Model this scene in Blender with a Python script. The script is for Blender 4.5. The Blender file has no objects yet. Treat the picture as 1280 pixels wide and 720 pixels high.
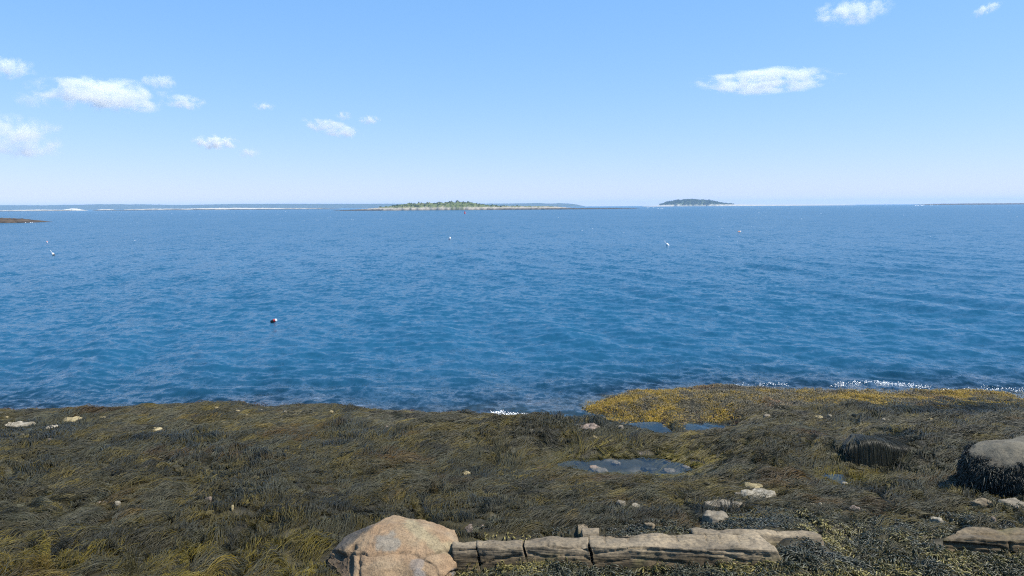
import bpy, bmesh, math, random
import numpy as np
from mathutils import Matrix, Vector

S = bpy.context.scene
COL = S.collection
R = math.radians
rng = np.random.default_rng(7)
random.seed(7)

# ------------------------------------------------------------------ camera, world, sun
F = 950.0                       # focal length in pixels of the 1280 wide photograph
CAM_H = 5.0
cam_d = bpy.data.cameras.new('camera')
cam = bpy.data.objects.new('camera', cam_d); COL.objects.link(cam)
cam_d.sensor_width = 36.0; cam_d.lens = 36.0 * F / 1280
cam_d.clip_start = 0.1; cam_d.clip_end = 90000
RM = (Matrix.Rotation(R(90 - 6.13), 3, 'X') @ Matrix.Rotation(R(-0.38), 3, 'Z'))
cam.rotation_euler = RM.to_euler(); cam.location = (0, 0, CAM_H)
S.camera = cam
RN = np.array(RM)

SUN_EL, SUN_AZ = R(57), R(99)   # azimuth clockwise from +Y
sdir = Vector((math.sin(SUN_AZ) * math.cos(SUN_EL), math.cos(SUN_AZ) * math.cos(SUN_EL), math.sin(SUN_EL)))
W = bpy.data.worlds.new('World'); S.world = W; W.use_nodes = True
wn, wl = W.node_tree.nodes, W.node_tree.links
wn.clear()
sky = wn.new('ShaderNodeTexSky'); sky.sky_type = 'NISHITA'; sky.sun_disc = False
sky.sun_elevation = SUN_EL; sky.sun_rotation = SUN_AZ
sky.air_density = 1.0; sky.dust_density = 0.0; sky.ozone_density = 3.0; sky.altitude = 0
bg = wn.new('ShaderNodeBackground'); bg.inputs['Strength'].default_value = 0.10
wo = wn.new('ShaderNodeOutputWorld')
# the camera's white balance and tone curve, channel by channel, on the whole sky
sep = wn.new('ShaderNodeSeparateColor'); cmb = wn.new('ShaderNodeCombineColor'); wl.new(sky.outputs[0], sep.inputs[0])
for i_, (gm, kk_) in enumerate(((.80, .86), (.52, 1.67), (.50, 2.55))):
    pw = wn.new('ShaderNodeMath'); pw.operation = 'POWER'; pw.inputs[1].default_value = gm
    ml = wn.new('ShaderNodeMath'); ml.operation = 'MULTIPLY'; ml.inputs[1].default_value = kk_
    wl.new(sep.outputs[i_], pw.inputs[0]); wl.new(pw.outputs[0], ml.inputs[0]); wl.new(ml.outputs[0], cmb.inputs[i_])
wl.new(cmb.outputs[0], bg.inputs[0]); wl.new(bg.outputs[0], wo.inputs[0])
sl = bpy.data.lights.new('sun', 'SUN'); sl.energy = 4.0; sl.angle = R(0.53); sl.color = (1, .94, .83)
so = bpy.data.objects.new('sun', sl); COL.objects.link(so)
so.rotation_euler = sdir.to_track_quat('Z', 'Y').to_euler()
S.view_settings.view_transform = 'Standard'; S.view_settings.look = 'None'
S.view_settings.exposure = 0.8; S.view_settings.gamma = 1
S.cycles.max_bounces = 16; S.cycles.diffuse_bounces = 2; S.cycles.glossy_bounces = 3
S.cycles.transparent_max_bounces = 12; S.cycles.volume_bounces = 14
S.cycles.use_denoising = False; S.cycles.filter_width = 1.15; S.cycles.use_adaptive_sampling = False
S.cycles.volume_step_rate = 1.0; S.cycles.volume_max_steps = 256

# ------------------------------------------------------------------ helpers
def ray(px, py):
    px, py = np.asarray(px, float), np.asarray(py, float)
    d = np.stack([(px - 640) / F, -(py - 360) / F, -np.ones_like(px + py)], -1)
    return d @ RN.T
def at(px, py, z):
    d = ray(px, py); t = (z - CAM_H) / d[..., 2]
    return np.stack([d[..., 0] * t, d[..., 1] * t, np.zeros_like(t) + z], -1)
def atD(px, py, D):
    "point on the ray at ground distance y = D"
    d = ray(px, py); t = D / d[..., 1]
    return d * t[..., None] + np.array([0, 0, CAM_H])
def proj(P):
    q = (np.asarray(P, float) - np.array([0, 0, CAM_H])) @ RN
    w = np.where(q[..., 2] < -1e-3, -q[..., 2], 1e-3)
    return 640 + F * q[..., 0] / w, 360 - F * q[..., 1] / w
def sstep(a, b, x):
    t = np.clip((x - a) / (b - a), 0, 1); return t * t * (3 - 2 * t)

_G = np.random.default_rng(11).normal(size=(512, 3)); _G /= np.linalg.norm(_G, axis=1)[:, None]
def noise(p, seed=0):
    p = np.asarray(p, float)
    i = np.floor(p).astype(np.int64); f = p - i
    u = f * f * f * (f * (f * 6 - 15) + 10)
    out = 0
    for dx in (0, 1):
        for dy in (0, 1):
            for dz in (0, 1):
                h = ((i[..., 0] + dx) * 73856093) ^ ((i[..., 1] + dy) * 19349663) ^ ((i[..., 2] + dz) * 83492791) ^ (seed * 2654435)
                h = (h ^ (h >> 13)) * 1274126177; h = (h ^ (h >> 16)) & 511
                g = _G[h]
                w = (u[..., 0] if dx else 1 - u[..., 0]) * (u[..., 1] if dy else 1 - u[..., 1]) * (u[..., 2] if dz else 1 - u[..., 2])
                out = out + w * (g[..., 0] * (f[..., 0] - dx) + g[..., 1] * (f[..., 1] - dy) + g[..., 2] * (f[..., 2] - dz))
    return out * 1.6
def noise2(x, y, s=1.0, seed=0):
    x, y = np.asarray(x, float), np.asarray(y, float)
    return noise(np.stack([x * s, y * s, np.zeros_like(x * y) + seed * 3.7 + .5], -1), seed)
def fbm(p, oct=4, seed=0):
    a, o = 1.0, 0
    p = np.asarray(p, float)
    for k in range(oct):
        o = o + a * noise(p, seed + k); p = p * 2.03; a *= .5
    return o
def tag(o, label=None, cat=None, group=None, kind=None):
    if label: o['label'] = label
    if cat: o['category'] = cat
    if group: o['group'] = group
    if kind: o['kind'] = kind
    return o
def link(name, me, mat=None, parent=None, smooth=True, loc=None):
    o = bpy.data.objects.new(name, me); COL.objects.link(o)
    if mat and not me.materials: me.materials.append(mat)
    if smooth: me.polygons.foreach_set('use_smooth', np.ones(len(me.polygons), bool))
    if parent: o.parent = parent
    if loc is not None: o.location = loc
    return o
def empty(name, loc):
    o = bpy.data.objects.new(name, None); COL.objects.link(o); o.location = loc; o.empty_display_size = .1
    return o
def raw(name, V, Fq):
    "mesh from vertex array and an (n,k) face array"
    me = bpy.data.meshes.new(name); V = np.asarray(V, np.float32); Fq = np.asarray(Fq, np.int32)
    k = Fq.shape[1]
    me.vertices.add(len(V)); me.vertices.foreach_set('co', V.ravel())
    me.loops.add(Fq.size); me.loops.foreach_set('vertex_index', Fq.ravel())
    me.polygons.add(len(Fq)); me.polygons.foreach_set('loop_start', np.arange(len(Fq), dtype=np.int32) * k)
    me.update(calc_edges=True); me.validate()
    return me
def gridfaces(n, m):
    a = (np.arange(n - 1)[:, None] * m + np.arange(m - 1)[None]).ravel()
    return np.stack([a, a + 1, a + m + 1, a + m], -1)
def setattr_f(me, name, v):
    a = me.attributes.new(name, 'FLOAT', 'POINT'); a.data.foreach_set('value', np.asarray(v, np.float32))
def setattr_c(me, name, c):
    a = me.attributes.new(name, 'FLOAT_COLOR', 'POINT')
    c = np.concatenate([c, np.ones((len(c), 1))], 1).astype(np.float32); a.data.foreach_set('color', c.ravel())
def co(me):
    v = np.empty(len(me.vertices) * 3, np.float32); me.vertices.foreach_get('co', v); return v.reshape(-1, 3).astype(float)
def nor(me):
    v = np.empty(len(me.vertices) * 3, np.float32); me.vertices.foreach_get('normal', v); return v.reshape(-1, 3).astype(float)

# ------------------------------------------------------------------ materials
class NT:
    def __init__(s, name):
        s.m = bpy.data.materials.new(name); s.m.use_nodes = True
        s.t = s.m.node_tree; s.t.nodes.clear()
        s.out = s.n('ShaderNodeOutputMaterial')
    def n(s, typ, **kw):
        x = s.t.nodes.new(typ)
        for k, v in kw.items():
            if k in x.inputs: x.inputs[k].default_value = v
            else: setattr(x, k, v)
        return x
    def l(s, a, b): s.t.links.new(a, b)
    def coords(s, scale=(1, 1, 1), rot=(0, 0, 0), src='Object'):
        c = s.n('ShaderNodeTexCoord'); mp = s.n('ShaderNodeMapping')
        mp.inputs['Scale'].default_value = scale; mp.inputs['Rotation'].default_value = rot
        s.l(c.outputs[src], mp.inputs['Vector']); return mp.outputs[0]
    def noise(s, vec, scale, detail=4, rough=.55, dist=0):
        x = s.n('ShaderNodeTexNoise'); x.inputs['Scale'].default_value = scale; x.inputs['Detail'].default_value = detail
        x.inputs['Roughness'].default_value = rough; x.inputs['Distortion'].default_value = dist
        s.l(vec, x.inputs['Vector']); return x.outputs['Fac']
    def ramp(s, fac, stops):
        x = s.n('ShaderNodeValToRGB'); e = x.color_ramp.elements
        while len(e) < len(stops): e.new(.5)
        for i, (p, c) in enumerate(stops): e[i].position = p; e[i].color = (*c, 1)
        s.l(fac, x.inputs[0]); return x.outputs[0]
    def mix(s, fac, a, b, mode='MIX'):
        x = s.n('ShaderNodeMix', data_type='RGBA', blend_type=mode)
        for val, i in ((fac, 0), (a, 6), (b, 7)):
            if isinstance(val, (int, float)): x.inputs[i].default_value = val
            elif isinstance(val, tuple): x.inputs[i].default_value = (*val, 1)
            else: s.l(val, x.inputs[i])
        return x.outputs[2]
    def math(s, op, a, b=0.0):
        x = s.n('ShaderNodeMath', operation=op)
        for i, v in enumerate((a, b)):
            if isinstance(v, (int, float)): x.inputs[i].default_value = v
            else: s.l(v, x.inputs[i])
        return x.outputs[0]
    def attr(s, name, out='Color'):
        x = s.n('ShaderNodeAttribute', attribute_name=name); return x.outputs[out]
    def bump(s, h, strength, dist, normal=None):
        x = s.n('ShaderNodeBump'); x.inputs['Strength'].default_value = strength; x.inputs['Distance'].default_value = dist
        s.l(h, x.inputs['Height'])
        if normal: s.l(normal, x.inputs['Normal'])
        return x.outputs[0]
    def bsdf(s, col, rough=.8, normal=None, spec=.3):
        x = s.n('ShaderNodeBsdfPrincipled'); x.inputs['Specular IOR Level'].default_value = spec
        if isinstance(col, tuple): x.inputs['Base Color'].default_value = (*col, 1)
        else: s.l(col, x.inputs['Base Color'])
        if isinstance(rough, (int, float)): x.inputs['Roughness'].default_value = rough
        else: s.l(rough, x.inputs['Roughness'])
        if normal: s.l(normal, x.inputs['Normal'])
        s.l(x.outputs[0], s.out.inputs[0]); return x

def rock_mat(name, dark, mid, light, scale=6, strata=1.0, bump=.5, use_col=False, rough=.85):
    t = NT(name)
    v = t.coords((1, 1, strata))
    n1 = t.noise(v, scale, 7, .65, .4); n2 = t.noise(v, scale * 9, 5, .7)
    c = t.ramp(n1, [(.32, dark), (.5, mid), (.68, light)])
    if use_col:
        c = t.mix(1.0, t.attr('col'), t.ramp(n1, [(.3, (.68, .66, .64)), (.5, (1, 1, 1)), (.7, (1.25, 1.22, 1.18))]), 'MULTIPLY')
    sp = t.ramp(n2, [(.34, (.52, .5, .48)), (.5, (1, 1, 1)), (.66, (1.3, 1.28, 1.22))])
    c = t.mix(.85, c, sp, 'MULTIPLY')
    h = t.math('ADD', n1, t.math('MULTIPLY', n2, .45))
    t.bsdf(c, rough, t.bump(h, bump, .03)); return t.m
M = {}
M['pale'] = rock_mat('pale_barnacled_rock', (.10, .085, .055), (.24, .21, .155), (.42, .38, .31), 18)
M['cream'] = rock_mat('cream_rock', (.11, .085, .04), (.26, .21, .11), (.42, .35, .20), 16)
M['pink'] = rock_mat('pinkish_rock', (.08, .06, .043), (.19, .145, .115), (.34, .28, .24), 20)
M['grey'] = rock_mat('grey_slate_rock', (.11, .093, .068), (.185, .158, .118), (.27, .235, .18), 9, 3)
M['slab'] = rock_mat('layered_ledge_rock', (.085, .065, .04), (.175, .138, .088), (.285, .235, .165), 4, 6, .7)
M['plate'] = rock_mat('ledge_top_rock', (.16, .132, .09), (.255, .215, .155), (.34, .295, .22), 5, 3, .5)
M['boulder'] = rock_mat('tan_granite', (.2, .2, .2), (.3, .3, .3), (.4, .4, .4), 5.5, 1, .8, True)
M['dark'] = rock_mat('dark_wet_rock', (.018, .016, .012), (.035, .03, .022), (.06, .05, .035), 5, 1, .6, False, .55)
M['far_rock'] = rock_mat('far_rock', (.035, .028, .02), (.06, .047, .034), (.10, .08, .06), .4, 2, .5)

def weed_mat(name, rough=.42, spec=.28):
    t = NT(name)
    t.bsdf(t.attr('col'), rough, None, spec); return t.m
M['rockweed'] = weed_mat('rockweed'); M['wrack'] = weed_mat('wrack', .4, .4)

# water: transparent near the shore by real depth, sky reflected by Fresnel
t = NT('sea_water')
geo = t.n('ShaderNodeNewGeometry'); P = geo.outputs['Position']
def wmap(scale, rotz):
    mp = t.n('ShaderNodeMapping'); mp.inputs['Scale'].default_value = scale; mp.inputs['Rotation'].default_value = (0, 0, rotz)
    t.l(P, mp.inputs['Vector']); return mp.outputs[0]
g = t.noise(wmap((.03, .02, .03), .3), 1.0, 3)
def slope(vec, detail, k):
    x = t.n('ShaderNodeTexNoise'); x.inputs['Scale'].default_value = 1.0; x.inputs['Detail'].default_value = detail; x.inputs['Distortion'].default_value = .3
    t.l(vec, x.inputs['Vector'])
    a = t.n('ShaderNodeVectorMath', operation='SUBTRACT'); t.l(x.outputs['Color'], a.inputs[0]); a.inputs[1].default_value = (.5, .5, .5)
    b = t.n('ShaderNodeVectorMath', operation='MULTIPLY'); t.l(a.outputs[0], b.inputs[0]); b.inputs[1].default_value = (k * .8, k, 0); return b.outputs[0]
def vadd(a, b):
    x = t.n('ShaderNodeVectorMath', operation='ADD'); t.l(a, x.inputs[0]); t.l(b, x.inputs[1]); return x.outputs[0]
sl_ = vadd(vadd(slope(wmap((.42, .16, 1), .2), 2, .34), slope(wmap((1.5, .8, 1), -.15), 2, .5)), vadd(slope(wmap((4.2, 2.8, 1), .1), 2, .75), slope(wmap((12, 9, 1), .1), 1, .3)))
sc_ = t.n('ShaderNodeVectorMath', operation='SCALE'); t.l(sl_, sc_.inputs[0]); t.l(t.math('ADD', t.math('MULTIPLY', g, .9), .5), sc_.inputs['Scale'])
nn_ = t.n('ShaderNodeVectorMath', operation='NORMALIZE'); t.l(vadd(geo.outputs['Normal'], sc_.outputs[0]), nn_.inputs[0]); NRM = nn_.outputs[0]
fr = t.n('ShaderNodeFresnel'); fr.inputs['IOR'].default_value = 1.333; t.l(NRM, fr.inputs['Normal'])
gl = t.n('ShaderNodeBsdfGlossy'); gl.inputs['Roughness'].default_value = .12; t.l(NRM, gl.inputs['Normal'])
tr = t.n('ShaderNodeBsdfTransparent'); tr.inputs['Color'].default_value = (.80, .88, .88, 1)
m1 = t.n('ShaderNodeMixShader'); t.l(fr.outputs[0], m1.inputs[0]); t.l(tr.outputs[0], m1.inputs[1]); t.l(gl.outputs[0], m1.inputs[2])
df = t.n('ShaderNodeBsdfDiffuse'); df.inputs['Color'].default_value = (.011, .074, .142, 1); t.l(NRM, df.inputs['Normal'])
gr = t.n('ShaderNodeBsdfGlossy'); gr.inputs['Color'].default_value = (.86, .95, 1, 1); gr.inputs['Roughness'].default_value = .16; t.l(NRM, gr.inputs['Normal'])
pb = t.n('ShaderNodeMixShader'); t.l(t.math('MULTIPLY', fr.outputs[0], .50), pb.inputs[0]); t.l(df.outputs[0], pb.inputs[1]); t.l(gr.outputs[0], pb.inputs[2])   # rough sea: half the steep facets are hidden from view
m2 = t.n('ShaderNodeMixShader'); t.l(t.attr('opacity', 'Fac'), m2.inputs[0]); t.l(m1.outputs[0], m2.inputs[1]); t.l(pb.outputs[0], m2.inputs[2])
t.l(m2.outputs[0], t.out.inputs[0]); M['sea'] = t.m
t = NT('pool_water')
v = t.coords(); bpn = t.bump(t.noise(v, 7, 2), .12, .03)
fr = t.n('ShaderNodeFresnel'); fr.inputs['IOR'].default_value = 1.333; t.l(bpn, fr.inputs['Normal'])
gl = t.n('ShaderNodeBsdfGlossy'); gl.inputs['Roughness'].default_value = .03; t.l(bpn, gl.inputs['Normal'])
tr = t.n('ShaderNodeBsdfTransparent'); tr.inputs['Color'].default_value = (.75, .8, .76, 1)
m2 = t.n('ShaderNodeMixShader'); t.l(fr.outputs[0], m2.inputs[0]); t.l(tr.outputs[0], m2.inputs[1]); t.l(gl.outputs[0], m2.inputs[2])
t.l(m2.outputs[0], t.out.inputs[0]); M['pool'] = t.m
t = NT('white_foam'); t.bsdf((.85, .87, .88), .7); M['foam'] = t.m
def paint(name, c, rough=.45):
    t = NT(name); v = t.coords()
    n = t.noise(v, 6, 4); t.bsdf(t.mix(.5, c, t.ramp(n, [(.3, tuple(x * .6 for x in c)), (.6, c)])), rough); return t.m
M['white'] = paint('white_paint', (.8, .8, .78)); M['red'] = paint('red_paint', (.5, .035, .03)); M['black'] = paint('black_paint', (.02, .02, .022))
M['orange'] = paint('faded_orange_paint', (.72, .36, .24))
t = NT('ledge_rock'); v = t.coords((.6, 1, 5)); n1 = t.noise(v, 3, 7, .68, .3); n2 = t.noise(t.coords(), 26, 6, .7); n3 = t.noise(t.coords((.4, 1, 14)), 5, 4, .6)
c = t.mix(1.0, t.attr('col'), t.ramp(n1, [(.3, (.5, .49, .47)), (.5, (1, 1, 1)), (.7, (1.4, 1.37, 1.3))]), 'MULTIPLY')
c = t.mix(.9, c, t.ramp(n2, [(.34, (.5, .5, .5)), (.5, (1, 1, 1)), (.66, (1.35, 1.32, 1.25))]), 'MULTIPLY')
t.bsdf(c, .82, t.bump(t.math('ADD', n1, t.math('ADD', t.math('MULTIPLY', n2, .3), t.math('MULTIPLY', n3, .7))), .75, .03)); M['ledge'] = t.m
t = NT('ground_rock')
v = t.coords(); n1 = t.noise(v, 2.2, 6, .6); n2 = t.noise(v, 14, 5, .65)
c = t.ramp(n1, [(.3, (.014, .013, .008)), (.5, (.032, .027, .012)), (.7, (.055, .046, .018))])
c = t.mix(.8, c, t.ramp(n2, [(.3, (.5, .5, .5)), (.6, (1.2, 1.15, 1))]), 'MULTIPLY')
c = t.mix(t.attr('pale', 'Fac'), c, t.ramp(n2, [(.35, (.10, .085, .06)), (.6, (.26, .21, .19))]))
t.bsdf(c, .6, t.bump(t.math('ADD', n1, t.math('MULTIPLY', n2, .4)), .6, .05)); M['ground'] = t.m
t = NT('attr_land'); v = t.coords()
nn = t.noise(v, .35, 5, .65)
t.bsdf(t.mix(.8, t.attr('col'), t.ramp(nn, [(.3, (.6, .6, .6)), (.62, (1.25, 1.25, 1.2))]), 'MULTIPLY'), .9); M['land'] = t.m
t = NT('leaves'); t.bsdf(t.attr('col'), .7, None, .2); M['leaf'] = t.m

# ------------------------------------------------------------------ shore terrain
CP = []                                                     # control points of the shore: pixel and height, turned into ground points
def cp(*rows):
    for px, py, z in rows: CP.append(at(px, py, z - (.11 if py < 537 and z > .12 else 0)))
cp((-150, 517, .22), (0, 516, .25), (100, 513, .28), (200, 507, .34), (300, 511, .30), (400, 513, .28), (500, 517, .24), (600, 521, .18), (650, 524, -.12), (690, 530, -.10), (665, 521, -.16),
   (0, 533, .34), (100, 532, .34), (200, 532, .36), (300, 533, .34), (400, 535, .32), (500, 537, .30),
   (680, 519, -.14), (720, 514, -.14), (722, 524, -.14), (600, 509, -.30), (640, 514, -.2),
   (745, 526, .27), (770, 534, .18), (733, 512, .0), (760, 507, .10), (800, 501, .25), (860, 497, .32), (900, 492, .33), (1000, 496, .22), (1100, 500, .115), (1200, 503, .10), (1280, 505, .10), (1400, 507, .10),
   (800, 521, .15), (850, 527, .12), (950, 516, .33), (1050, 520, .34), (1150, 522, .37), (1280, 522, .4), (1400, 525, .4),
   (1000, 486, -.10), (1100, 487, -.12), (1200, 489, -.14), (1280, 490, -.14), (1400, 491, -.14),
   (790, 539, -.06), (825, 538, -.08), (860, 537, -.06),
   (600, 546, .38), (680, 549, .36), (760, 549, .32), (850, 549, .30), (610, 567, .22), (700, 569, .16), (780, 571, .13), (740, 582, .06), (800, 580, .05), (850, 590, .07), (700, 590, .26), (740, 600, .30), (800, 603, .34), (880, 592, .25), (890, 570, .28),
   (1085, 553, .58), (1130, 557, .57), (1200, 560, .52), (1095, 578, .27), (1140, 580, .36), (1180, 590, .36), (1057, 570, .10), (1055, 605, .20), (1040, 550, .40), (1000, 560, .38), (1020, 590, .30), (1090, 600, .36),
   (0, 570, .42), (150, 570, .42), (300, 570, .45), (450, 570, .42), (550, 575, .34), (0, 620, .62), (150, 620, .6), (265, 612, .55), (310, 605, .62), (450, 620, .6), (600, 620, .5), (0, 690, .86), (150, 690, .86), (300, 680, .84), (450, 660, .78), (230, 720, .8),
   (920, 550, .48), (950, 585, .46), (900, 620, .5), (1000, 630, .55), (1100, 625, .52), (1200, 625, .5), (1280, 625, .55), (1400, 630, .6), (800, 630, .54),
   (600, 712, .74), (750, 713, .73), (900, 712, .75), (985, 690, .82), (1027, 675, .88), (960, 678, .86), (600, 660, .84), (700, 660, .86), (800, 655, .86), (900, 650, .82), (1000, 655, .80), (1050, 690, .72), (1100, 680, .72), (1280, 652, .70), (1230, 705, .66), (1280, 705, .66), (1400, 690, .7), (500, 716, .64), (430, 716, .7))
CP = [tuple(p) for p in CP]
for x in (-26, -18, -10, -3):
    CP += [(x, 19.3, -.38), (x, 22, -.9)]
for x in (3, 10, 18, 26): CP += [(x, 22.5, -.7)]
for x in (-26, -13, 0, 13, 26):
    CP += [(x, 26, -1.9), (x, 33, -3.2), (x, 5.5, 1.25), (x, 2.5, 2.1), (x, -1, 3.3), (x, -8, 3.8)]
for x in (-26, 26): CP += [(x, 17.4, .25), (x, 14, .42), (x, 10, .75)]
CP = np.array(CP)
def tps_fit(P, z, reg=2e-3):
    n = len(P); d = np.linalg.norm(P[:, None] - P[None], axis=2)
    K = np.where(d > 0, d * d * np.log(d + 1e-12), 0) + reg * np.eye(n)
    A = np.zeros((n + 3, n + 3)); A[:n, :n] = K; A[:n, n] = 1; A[:n, n + 1:] = P; A[n:, :n] = A[:n, n:].T
    return np.linalg.solve(A, np.concatenate([z, [0, 0, 0]]))
wts = tps_fit(CP[:, :2], CP[:, 2])
gx = np.arange(-27, 27.01, .15); gy = np.arange(-9, 34.01, .12)
GX, GY = np.meshgrid(gx, gy)
q = np.stack([GX.ravel(), GY.ravel()], 1)
d = np.sqrt(((q[:, None] - CP[None, :, :2]) ** 2).sum(2)) + 1e-12
BASE = ((d * d * np.log(d)) @ wts[:-3] + wts[-3] + q @ wts[-2:]).reshape(GX.shape); del d
def bil(G, ax, ay, x, y):
    fx = np.clip((x - ax[0]) / (ax[1] - ax[0]), 0, len(ax) - 1.001); fy = np.clip((y - ay[0]) / (ay[1] - ay[0]), 0, len(ay) - 1.001)
    i, j = fx.astype(int), fy.astype(int); u, v = fx - i, fy - j
    return (G[j, i] * (1 - u) + G[j, i + 1] * u) * (1 - v) + (G[j + 1, i] * (1 - u) + G[j + 1, i + 1] * u) * v
POOLS = [(790, 586, .15, 1.3, .8), (1057, 571, .165, .55, .62), (1056, 605, .255, .48, .46), (826, 538, .03, 1.0, .55)]   # px, py, level, half sizes
PW = [(*at(a, b, c)[:2], c, rx, ry) for a, b, c, rx, ry in POOLS]
# fine height field
hx = np.arange(-20, 20.01, .04); hy = np.arange(3, 24.01, .04)
HX, HY = np.meshgrid(hx, hy)
H = bil(BASE, gx, gy, HX, HY); BASE_H = H.copy()
calm = np.ones_like(H)
for (x, y, z, rx, ry) in PW: calm *= 1 - .35 * np.exp(-(((HX - x) / rx) ** 2 + ((HY - y) / ry) ** 2) ** 2)
H += calm * (.075 * noise2(HX, HY, .75, 3) + .06 * noise2(HX, HY, 1.7, 4) + .035 * noise2(HX + .3 * HY, HY * .8, 3.6, 5) + .018 * noise2(HX, HY, 8, 6))
cz = noise2(HX * .8 - HY * .5, HX * .5 + HY * .85, .8, 14); H -= calm * sstep(.3, .6, BASE_H) * .13 * np.exp(-(cz / .06) ** 2)
cz = noise2(HX * .5 - HY * .8, HX * .4 + HY * .9, 1.5, 15); H -= calm * sstep(.3, .6, BASE_H) * .09 * np.exp(-(cz / .07) ** 2)
def height(x, y):
    x, y = np.asarray(x, float), np.asarray(y, float)
    inn = (x > -20) & (x < 20) & (y > 3) & (y < 24)
    return np.where(inn, bil(H, hx, hy, x, y), bil(BASE, gx, gy, x, y))
GYd, GXd = np.gradient(H, .04)
def grad(x, y): return bil(GXd, hx, hy, x, y), bil(GYd, hx, hy, x, y)

def axis(lo, hi, st, far_lo, far_hi):
    a = list(np.arange(lo, hi + 1e-6, st)); s = st
    up = [hi]; 
    while up[-1] < far_hi: s *= 1.25; up.append(up[-1] + s)
    s = st; dn = [lo]
    while dn[-1] > far_lo: s *= 1.25; dn.append(dn[-1] - s)
    return np.array(dn[:0:-1] + a + up[1:])
ax_, ay_ = axis(-12, 14, .07, -900, 900), axis(6.5, 20.5, .06, -900, 60)
TX, TY = np.meshgrid(ax_, ay_)
TZ = height(TX, TY)
TZ = np.where(TY < -8, TZ + .8 * noise2(TX, TY, .03, 8) , TZ)
me = raw('ground', np.stack([TX, TY, TZ], -1).reshape(-1, 3), gridfaces(len(ay_), len(ax_)))
pale = np.zeros(TX.size); PX, PY = proj(np.stack([TX, TY, TZ], -1).reshape(-1, 3))
pale += sstep(.15, .5, noise2(TX, TY, 2.2, 21).ravel()) * .75 * ((TZ.ravel() < .22) & (PY > 565) & (PX > 680) & (PX < 900))
setattr_f(me, 'pale', np.clip(pale, 0, 1))
tag(link('ground', me, M['ground']), kind='structure', label='dark seaweed covered rock shore sloping down to the sea')

# ------------------------------------------------------------------ sea
el = np.concatenate([np.linspace(R(19.5), R(1.2), 430), np.geomspace(R(1.2), R(.0365), 60)[1:]])
rr = CAM_H / np.tan(el)
aa = np.concatenate([np.linspace(R(-80), R(-37), 50)[:-1], np.linspace(R(-37), R(37), 1050), np.linspace(R(37), R(80), 50)[1:]])
RR, AA = np.meshgrid(rr, aa, indexing='ij')
SX, SY = RR * np.sin(AA), RR * np.cos(AA)
dr = np.gradient(rr)[:, None] * np.ones_like(AA); da = RR * np.gradient(aa)[None]
sp = np.maximum(dr, np.minimum(da, dr * 3))
SZ = np.zeros_like(SX)
rw = np.random.default_rng(5)
far_i = int(np.searchsorted(rr, 320))
shore_d = np.clip(-height(SX, SY), 0, 3)
damp = sstep(-.02, .5, shore_d) * .75 + .25
sx, sy, s_sp = SX[:far_i], SY[:far_i], sp[:far_i]
acc = np.zeros_like(sx)
wob = 1.2 * noise2(sx, sy, .06, 31)
for k in range(100):
    lam = float(np.exp(rw.uniform(np.log(.32), np.log(6)))); th = R((202 + rw.normal() * 13) if lam > 2.2 else (248 + rw.normal() * 24)); kk = 2 * math.pi / lam
    slope = (.030 if lam > 2.2 else .034) * rw.uniform(.5, 1.2)
    amp = slope / kk * min(1, (3 / lam) ** .9)
    ph = rw.uniform(0, 6.28)
    w_ = sstep(2.0, 4.0, lam / s_sp)
    arg = kk * (sx * math.cos(th) + sy * math.sin(th)) + ph + wob * min(2.5, 2.0 / lam + .6)
    s_ = np.sin(arg)
    acc += amp * w_ * (s_ + .25 * np.cos(2 * arg))
SZ[:far_i] = acc * damp[:far_i] * (.75 + .5 * noise2(sx, sy, .11, 33))
me = raw('sea', np.stack([SX, SY, SZ], -1).reshape(-1, 3), gridfaces(len(rr), len(aa)))
opac = 1 - np.exp(-1.5 * np.clip(SZ - np.where((abs(SX) < 27) & (SY < 34), height(SX, SY), -4), 0, 6))
setattr_f(me, 'opacity', opac.ravel())
tag(link('sea', me, M['sea']), kind='structure', label='rippled deep blue sea reaching the horizon')

# tide pools
PN = ['shallow blue tide pool with pinkish stones in the middle of the weed', 'small blue tide pool below the hanging weed ledge', 'tiny tide pool with a white stone on the right', 'narrow strip of blue water behind the dark shore mound']
for (x, y, z, rx, ry), lb in zip(PW, PN):
    n = 40; an = np.linspace(0, 2 * math.pi, n, endpoint=False)
    rad = 1 + .15 * noise2(np.cos(an) + x, np.sin(an) + y, 1.5, 9)
    V = [(0, 0, 0)] + [(rx * r_ * math.cos(a) * 1.15, ry * r_ * math.sin(a) * 1.15, 0) for a, r_ in zip(an, rad)]
    me = raw('tide_pool', V, [(0, 1 + i, 1 + (i + 1) % n) for i in range(n)])
    tag(link('tide_pool', me, M['pool'], loc=(x, y, z)), lb, kind='structure')

# ------------------------------------------------------------------ rocks
def hull_rock(name, pts, levels, smooth_at=2, smooths=2):
    bm = bmesh.new()
    for p in pts: bm.verts.new(p)
    r_ = bmesh.ops.convex_hull(bm, input=bm.verts)
    bmesh.ops.delete(bm, geom=list({g_ for g_ in r_['geom_interior'] + r_['geom_unused'] if isinstance(g_, bmesh.types.BMVert)}), context='VERTS')
    bmesh.ops.triangulate(bm, faces=bm.faces)
    for lv in range(levels):
        bmesh.ops.subdivide_edges(bm, edges=bm.edges, cuts=1, use_grid_fill=True)
        bmesh.ops.triangulate(bm, faces=bm.faces)
        if lv + 1 == smooth_at:
            for _ in range(smooths): bmesh.ops.smooth_vert(bm, verts=bm.verts, factor=.5, use_axis_x=True, use_axis_y=True, use_axis_z=True)
    bmesh.ops.recalc_face_normals(bm, faces=bm.faces)
    me = bpy.data.meshes.new(name); bm.to_mesh(me); bm.free(); me.update(); return me
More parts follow.
